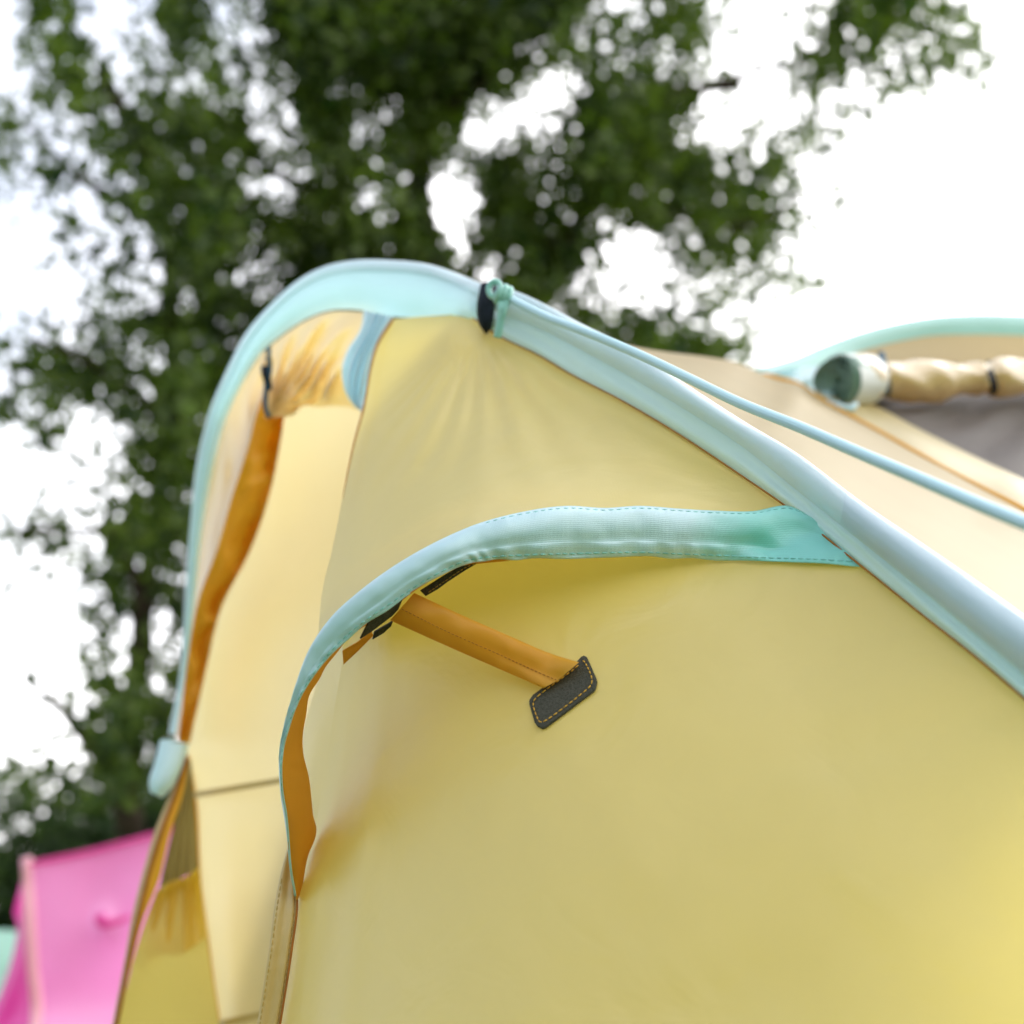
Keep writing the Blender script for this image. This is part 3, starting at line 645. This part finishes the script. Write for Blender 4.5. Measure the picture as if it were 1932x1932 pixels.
grid('window_mesh', coons([(1610,742,2.66),(1700,742,2.70),(1932,738,2.78),(2080,738,2.82)], [(1635,762,2.60),(1732,812,2.50),(1845,868,2.4),(1932,908,2.3),(2080,985,2.15)], [(1610,742,2.66),(1635,762,2.60)], [(2080,738,2.82),(2080,860,2.5),(2080,985,2.15)], 60, 24, lambda s,t,p: .02*math.sin(s*26+t*9)*math.sin(math.pi*t)), MESH, wb)
bl = [(1540,736,2.53),(1600,752,2.52),(1640,760,2.57),(1732,808,2.47),(1845,864,2.37),(1932,904,2.27),(2080,981,2.12)]
bh = [(1545,749,2.505),(1582,771,2.475),(1657,812,2.405),(1732,854,2.305),(1845,914,2.205),(1932,959,2.105),(2080,1045,1.955)]
grid('window_border', coons(bl, bh, [bl[0], bh[0]], [bl[-1], bh[-1]], 60, 12, lambda s,t,p: -.015*math.sin(math.pi*t)), BUT, wb)
sm = [(1440,706,2.53),(1507,724,2.53),(1545,750,2.49),(1582,771,2.455),(1657,812,2.385),(1732,854,2.285),(1789,886,2.235),(1845,915,2.185),(1932,959,2.085),(2080,1045,1.935)]
grid('window_seam', loft([[(u,v-4,d-.01) for u,v,d in sm],[(u,v+2,d-.022) for u,v,d in sm],[(u,v+10,d-.01) for u,v,d in sm]], 8, 3), AMB, wb)
# rolled window cover
ax = cr([(1585,717,2.50),(1640,716,2.55),(1675,717,2.585),(1760,720,2.62),(1866,712,2.66),(1960,712,2.70),(2070,712,2.75)], 90)
def rrad(t):
    r = .052*(1-t*.25) + .004*math.sin(t*23)
    for c_, w_ in ((.165,.018),(.57,.02)): r *= 1 - .34*math.exp(-((t-c_)/w_)**2)
    return r*.82
vv, ff, uu = tube_data(ax, rrad, 28)
for i in range(len(vv)):
    q = i % 28; vv[i] = vv[i] + (vv[i]-ax[i//28])*(.20*fbm(vv[i]+Vector((vv[i].z*2,0,0)), 11, 3, 5)) + Vector((0,0,-.18))*max(-.02, min(.02, (vv[i]-ax[i//28]).z))
ro = empty('rolled_cover', ax[0], None, None); ro.parent = wb; ro.matrix_parent_inverse = wb.matrix_world.inverted()
ROLLM = fabric('honey_nylon', (.74,.56,.24), (.88,.58,.14), .3, .15, .35, crease=.8)
link('rolled_cover_cloth', vv, ff[:-2], ROLLM, wb, uu)
bpy.data.objects.remove(ro)
cut = ax[:12]; WHT = fabric('white_trim', (.78,.82,.80), (.7,.8,.8), .3, .1, .5)
v2, f2, u2 = tube_data(cut, lambda t: .0475*(1-t*.05), 28, cap=False); link('roll_trim', v2, f2, WHT, wb, u2)
# spiral layers seen in the open end
axd = (ax[3]-ax[0]).normalized(); e1 = axd.cross(Vector((0,0,1))).normalized(); e2 = e1.cross(axd)
sp = []
for lay in range(5):
    rr0 = .044 - lay*.0085
    ringp = [ax[0] - axd*(.016 - .002*lay) + (e1*math.cos(an)*1.0 + e2*math.sin(an)*.9)*(rr0 + .003*math.sin(an*3+lay)) for an in [2*math.pi*k/28 for k in range(28)]]
    ring2 = [p + axd*.05 for p in ringp]; b0 = [(*p,) for p in ringp]
    vs_ = ringp + ring2; fs_ = [(k, (k+1) % 28, 28+(k+1) % 28, 28+k) for k in range(28)]
    sp.append((vs_, fs_, [(v.x, v.z) for v in vs_]))
cen = [ax[0] + axd*.012 + (e1*math.cos(2*math.pi*k/28)+e2*math.sin(2*math.pi*k/28))*.045 for k in range(28)]
sp.append((cen, [tuple(range(28))], [(v.x, v.z) for v in cen]))
v3, f3, u3 = merge(sp); lo = link('roll_layers', v3, f3, GRNR, wb, u3); s_ = lo.modifiers.new('t', 'SOLIDIFY'); s_.thickness = .0025
for (u0, m_) in (((1662,664,2.60),(1668,690,2.535),(1674,716,2.525),(1675,738,2.55),(1668,750,2.60)), NAVY), (((1868,682,2.68),(1866,695,2.64),(1872,712,2.60),(1876,730,2.60),(1872,744,2.66)), BLK):
    pp = cr(list(u0), 20); grid('roll_tie', [[p+Vector((-.006,0,0)) for p in pp], [toward(p,-.004) for p in pp], [p+Vector((.006,0,0)) for p in pp]], m_, wb, .002)
tb = cr([(1560,755,2.48),(1585,768,2.455),(1605,770,2.45),(1616,762,2.46)], 14)
tube('corner_toggle', tb, lambda t: .007*(.6+.4*math.sin(math.pi*t)), TRQ, wb, 8)

# guy line and knot ------------------------------------------------------------
gl = empty('guy_line', V((951,557,1.78)), None, None); gl.parent = tent; gl.matrix_parent_inverse = tent.matrix_world.inverted()
rp = cr([(948,556,1.80),(990,578,1.735),(1038,601,1.68),(1086,619,1.63),(1146,643,1.575),(1221,676,1.51),(1304,716,1.435),(1395,760,1.36),(1507,805,1.27),(1620,854,1.18),(1732,902,1.10),(1845,951,1.03),(1932,987,.98),(2100,1060,.89), Vector((.75,.55,.35)), Vector((.95,.45,.0))], 260)
tube('cord', rp, .0052, ROPE, gl, 12)
def coil(c, r, nrm, turns, rad, n=40, pitch=.004, ell=1.0):
    c = V(c); nrm = Vector(nrm).normalized(); a = nrm.cross(Vector((.1,.2,1))).normalized(); b = nrm.cross(a)
    pts = [c + (a*math.cos(2*math.pi*turns*i/n) + b*ell*math.sin(2*math.pi*turns*i/n))*r + nrm*(pitch*turns*i/n) for i in range(n+1)]
    return tube_data(pts, rad, 10)
ks = [coil((940,552,1.775), .0105, (1,.3,-.35), 2.6, .0042, 60, .0065), coil((932,545,1.79), .0085, (.5,.8,.3), 1.2, .0040, 34, .003, 1.2),
      coil((947,562,1.775), .0075, (.2,.3,1), 1.4, .0042, 34, .004)]
v, f, u = merge(ks); link('knot', v, f, MCORD, gl, u)
tube('cord_tail', cr([(944,566,1.775),(946,580,1.765),(945,600,1.765),(942,620,1.765),(938,637,1.765)], 24), .0050, MCORD, gl, 12)
tube('cord_tail', cr([(952,560,1.775),(953,576,1.765),(949,592,1.763),(945,604,1.765)], 20), .0045, MCORD, gl, 12)

# ================================================================== PINK TENT
pt = empty('tent', (-1.7, 4.9, 0), 'bright pink tent with a sloping top edge, behind the left edge of the yellow tent', 'tent')
D5 = 5.4
f_top = [(58,1629,D5),(162,1608,D5+.05),(289,1575,D5+.1),(430,1535,D5+.2)]
f_left = [(58,1629,D5),(60,1726,D5-.05),(66,1830,D5-.1),(72,1932,D5-.15), Vector((-1.80,4.85,.6)), Vector((-1.80,4.85,0))]
f_right = [(430,1535,D5+.2),(440,1700,D5+.15),(450,1932,D5+.1), Vector((-1.1,5.0,.6)), Vector((-1.1,5.0,0))]
ff_ = coons(f_top, [f_left[-1], f_right[-1]], f_left, f_right, 50, 70, lambda s,t,p: math.sin(math.pi*s)*(.05*fbm(p,2,2)) - .05*math.exp(-((s-.35)/.05)**2)*math.exp(-((t-.12)/.02)**2))
grid('front_wall', ff_, PNK, pt)
tube('corner_pole', cr([(50,1619,D5),(53,1650,D5),(56,1726,D5-.06),(62,1830,D5-.11),(68,1932,D5-.16), Vector((-1.82,4.83,.6)), Vector((-1.82,4.83,0))], 40), .022, fabric('salmon_tape', (.92,.42,.52), (.95,.45,.55), .3, .1, .5, wbump=0), pt, 10)
tube('top_hem', [toward(p,-.02) for p in cr(f_top, 30)], .009, MAG, pt, 8)
ridge2 = [toward(V(p), 1.6) + Vector((0, 0, -.75)) for p in f_top]
grid('roof', coons([toward(V(p),.01) for p in f_top], ridge2, [f_top[0], ridge2[0]], [f_top[-1], ridge2[-1]], 12, 12), PNK, pt)
grid('rear_wall', coons(ridge2, [drop(p) for p in ridge2], [ridge2[0], drop(ridge2[0])], [ridge2[-1], drop(ridge2[-1])], 12, 12), PNK, pt)
s_top = [(52,1640,D5+.02),(40,1668,D5+.2),(26,1720,D5+.35)]
s_l = [(26,1720,D5+.35),(33,1752,D5+.35),(22,1810,D5+.35),(0,1873,D5+.3),(-60,1990,D5+.2), Vector((-2.35,5.0,0))]
s_r = [(52,1640,D5+.02),(58,1740,D5-.02),(66,1850,D5-.07),(72,1932,D5-.12), Vector((-1.80,4.88,.6)), Vector((-1.80,4.88,0))]
grid('side_wall', coons(s_top[::-1], [s_l[-1], s_r[-1]], s_l, s_r, 24, 50, lambda s,t,p: .06*math.sin(t*22+s*4)*math.sin(math.pi*s)), MAG, pt)  # shade on the pink side wall, painted in as magenta
tg = cr([(188,1732,D5-.06),(196,1743,D5-.09),(215,1740,D5-.08),(245,1730,D5-.05)], 14)
tube('toggle_loop', tg, lambda t: .022*(1-.6*t), MAG, pt, 8)
# ================================================================== MINT TENT
mt = empty('tent', (-2.9, 6.3, 0), 'pale mint tent corner at the far lower left beside the pink tent', 'tent')
m_top = [(-160,1752,6.9),(0,1754,6.9),(38,1757,6.9)]
m_l = [(-160,1752,6.9), Vector((-3.5,6.0,.6)), Vector((-3.5,6.0,0))]
m_r = [(38,1757,6.9),(30,1801,6.85),(0,1869,6.8),(-40,1960,6.7), Vector((-3.05,5.95,.7)), Vector((-3.1,5.9,0))]
grid('front_wall', coons(m_top, [m_l[-1], m_r[-1]], m_l, m_r, 14, 30), MINT, mt)
mb = [toward(V(p), 1.6)+Vector((0,0,-.9)) for p in m_top]
grid('roof', coons(m_top, mb, [m_top[0], mb[0]], [m_top[-1], mb[-1]], 8, 8), MINT, mt)
grid('side_wall', coons([m_top[-1], mb[-1]], [m_r[-1], drop(mb[-1])], m_r, [mb[-1], drop(mb[-1])], 8, 30), MINT, mt)

# ================================================================== TREES
G = """053001871379999999989741555201237864210
045102572159999999998635534101466434520
036402534469999999983254542102383345432
133522353227666999631166873121522431100
315346867427845995212389962121331000000
421267688635747663365699953133320000000
233237677324644423785689898554211000000
110136898534432611787585678973221000000
002133699767886811887744557874210000000
002232597558999932659631146763100000000
010242376448888888358521133343300000000
010342388658888888887623223321000000000
112457794688888888888857753321000000000
256452468888888888888888876420000000000
158753668888888888888888775310000000000
435265568888888888888877653100000000000
143126788888888888777766532000000000000
011326888888888877776655421000000000000
002234688777777666655554310000000000000
122158757776666666555443100000000000000
244276637776666655554431000000000000000
121384447776666555544310000000000000000
111274777776665555443100000000000000000
000522467776655554431000000000000000000
000421267766555544310000000000000000000
010334667766555543100000000000000000000
002658557766655431000000000000000000000
000568557777665543100000000000000000000
222355557777777655432100000000000000000
465587777777777776654321000000000000000
578999999888888877665544321000000000000
489999999999988888877766554432100000000
899999999999999888888877766655443322111
999999999999999999888888777766665554444
999999999999999999999888888887777776666
999999999999999999999999999999999999999""".split('\n')
NR, NC = len(G), 39
def dens(u, v):
    x = u/50 - .5; y = v/50 - .5
    x = min(max(x, 0), NC-1.001); y = min(max(y, 0), NR-1.001)
    i, j = int(y), int(x); fy, fx = y-i, x-j
    g = lambda a, b: float(G[a][min(b, len(G[a])-1)])
    return (g(i,j)*(1-fx)+g(i,j+1)*fx)*(1-fy) + (g(i+1,j)*(1-fx)+g(i+1,j+1)*fx)*fy
TAU = [0, .36, 1.05, 1.8, 2.6, 3.2, 4.2, 5.2, 6.5, 8.2]
def tau(d):
    i = min(int(d), 8); return TAU[i] + (TAU[i+1]-TAU[i])*(d-i)
def which(u, v):
    if v > 1450 + 40*math.sin(u*.01): return 2
    return 0 if u + 40*math.sin(v*.013) < 400 else 1
crowns = [([], []), ([], []), ([], [])]
BASE = [10.5, 12.0, 15.0]
def leaf(cr_, c, L_, Wd):
    vs, fs = cr_
    a = Vector((random.gauss(0,1), random.gauss(0,1), random.gauss(0,1))).normalized()
    b = a.cross(Vector((random.gauss(0,1), random.gauss(0,1), random.gauss(0,1)))).normalized()
    n = a.cross(b); k = len(vs)
    vs.append(c - a*L_*.5); vs.append(c + b*Wd*.5 + n*L_*.08); vs.append(c + a*L_*.5); vs.append(c - b*Wd*.5 + n*L_*.08)
    fs.append((k, k+1, k+2, k+3))
CL = 5
step = 50
for gi in range(-4, NR):
    for gj in range(-4, NC+4):
        u0, v0 = gj*step, gi*step
        w = which(u0+25, v0+25)
        bd = BASE[w]
        dn = dens(u0+25, v0+25)
        if u0 > 1932: dn *= .5
        if u0 > 450 and v0 > 900: dn = min(dn, 3)       # behind the tent
        mean = tau(dn)*(.0262*bd*.727*.5/.5)**2*0 + tau(dn)*((step/1932*.727*bd)**2)
        scale = 1.0
        Ls = .115 if w < 2 else .12
        area = Ls*Ls*.62*.5*.5
        nl = mean/area
        ncl = nl/CL
        CLn = 3 if dn < 4.2 else CL; ncl = nl/CLn
        k = int(ncl) + (random.random() < ncl-int(ncl))
        for _ in range(k):
            u, v = u0+random.random()*step, v0+random.random()*step
            # local clumping: move to denser side, thin out where the fine noise is low
            nn = noise.noise(Vector((u*.045, v*.045, 3.1)))
            loc = dens(u, v)
            if loc < 8.3 and nn < -.12 + (loc-5)*-.05 and random.random() < .3: continue
            d = bd + 1.5*noise.noise(Vector((u*.004, v*.004, 9))) + random.gauss(0, .75)
            c = P(u, v, d)
            if c.z < .2: continue
            for _q in range(CLn):
                p = c + Vector((random.gauss(0,.065), random.gauss(0,.11), random.gauss(0,.06)))
                s = Ls*random.uniform(.65, 1.3); leaf(crowns[w], p, s, s*.62)
LBL = ['leafy green tree with a forked dark branch, behind the pink tent at the left', 'large spreading green tree whose crown rises above the yellow tent', 'low dense dark green tree directly above the top edge of the pink tent']
roots = []
for w in range(3):
    base = [P(245,1932,10.5), P(860,1932,12.2), P(60,1932,15.5)][w]; base.z = 0
    e = empty('tree', base, LBL[w], 'tree'); roots.append(e)
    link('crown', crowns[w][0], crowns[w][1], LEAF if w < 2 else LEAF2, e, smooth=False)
def limb(pts, r0, r1, name, root, n=40):
    p = cr(pts, n); q = [a + Vector((fbm(a, 2, 2, 1), fbm(a, 2, 2, 5), 0))*.05 for a in p]
    return tube(name, q, lambda t: (r0*(1-t) + r1*t)*(1+.08*math.sin(t*40)), BARK, root, 12)
b0, b1, b2 = [r.location.copy() for r in roots]
limb([b0, (245,1700,10.9),(246,1420,11),(275,1100,11),(325,750,10.9),(290,330,10.6),(190,130,10.4)], .13, .05, 'trunk', roots[0], 80)
for pts, r0, r1 in (([(248,1560,10.5),(205,1450,10.4),(175,1410,10.4),(128,1352,10.3),(98,1325,10.3),(66,1292,10.2)], .10, .022), ([(270,1150,10.4),(200,1010,10.3),(90,1000,10.2),(10,1010,10.2)], .05, .015),
                    ([(320,800,10.4),(200,700,10.3),(60,640,10.2)], .06, .015), ([(300,420,10.4),(150,330,10.3),(40,230,10.2)], .06, .015)):
    limb(pts, r0, r1, 'branch', roots[0])
limb([b1, (860,1500,12.2),(850,900,12.1),(830,560,12.0),(790,350,12.0),(802,235,12.0),(840,20,12.0),(860,-200,12.0)], .24, .06, 'trunk', roots[1], 80)
for pts, r0, r1 in (([(838,640,12),(700,500,11.9),(655,390,11.9),(630,280,11.8),(560,110,11.8),(522,-20,11.7)], .12, .05), ([(835,600,12),(980,520,11.9),(1090,425,11.9),(1135,295,11.8),(1240,190,11.8),(1400,160,11.7)], .11, .04),
                    ([(1240,190,12.2),(1400,140,12.4),(1500,120,12.5),(1590,40,12.5),(1660,-80,12.4)], .045, .02), ([(1110,380,11.9),(1250,400,11.8),(1420,420,11.8),(1520,360,11.7)], .05, .015),
                    ([(655,390,11.9),(480,300,11.8),(400,200,11.8)], .06, .02), ([(800,235,12),(940,120,11.9),(1020,-40,11.9)], .06, .03)):
    limb(pts, r0, r1, 'branch', roots[1])
limb([b2, (60,1800,15.3),(90,1600,15),(120,1480,14.8)], .18, .05, 'trunk', roots[2])
import sys; sys.stderr.write('leaves %s\n' % [len(c[1]) for c in crowns])
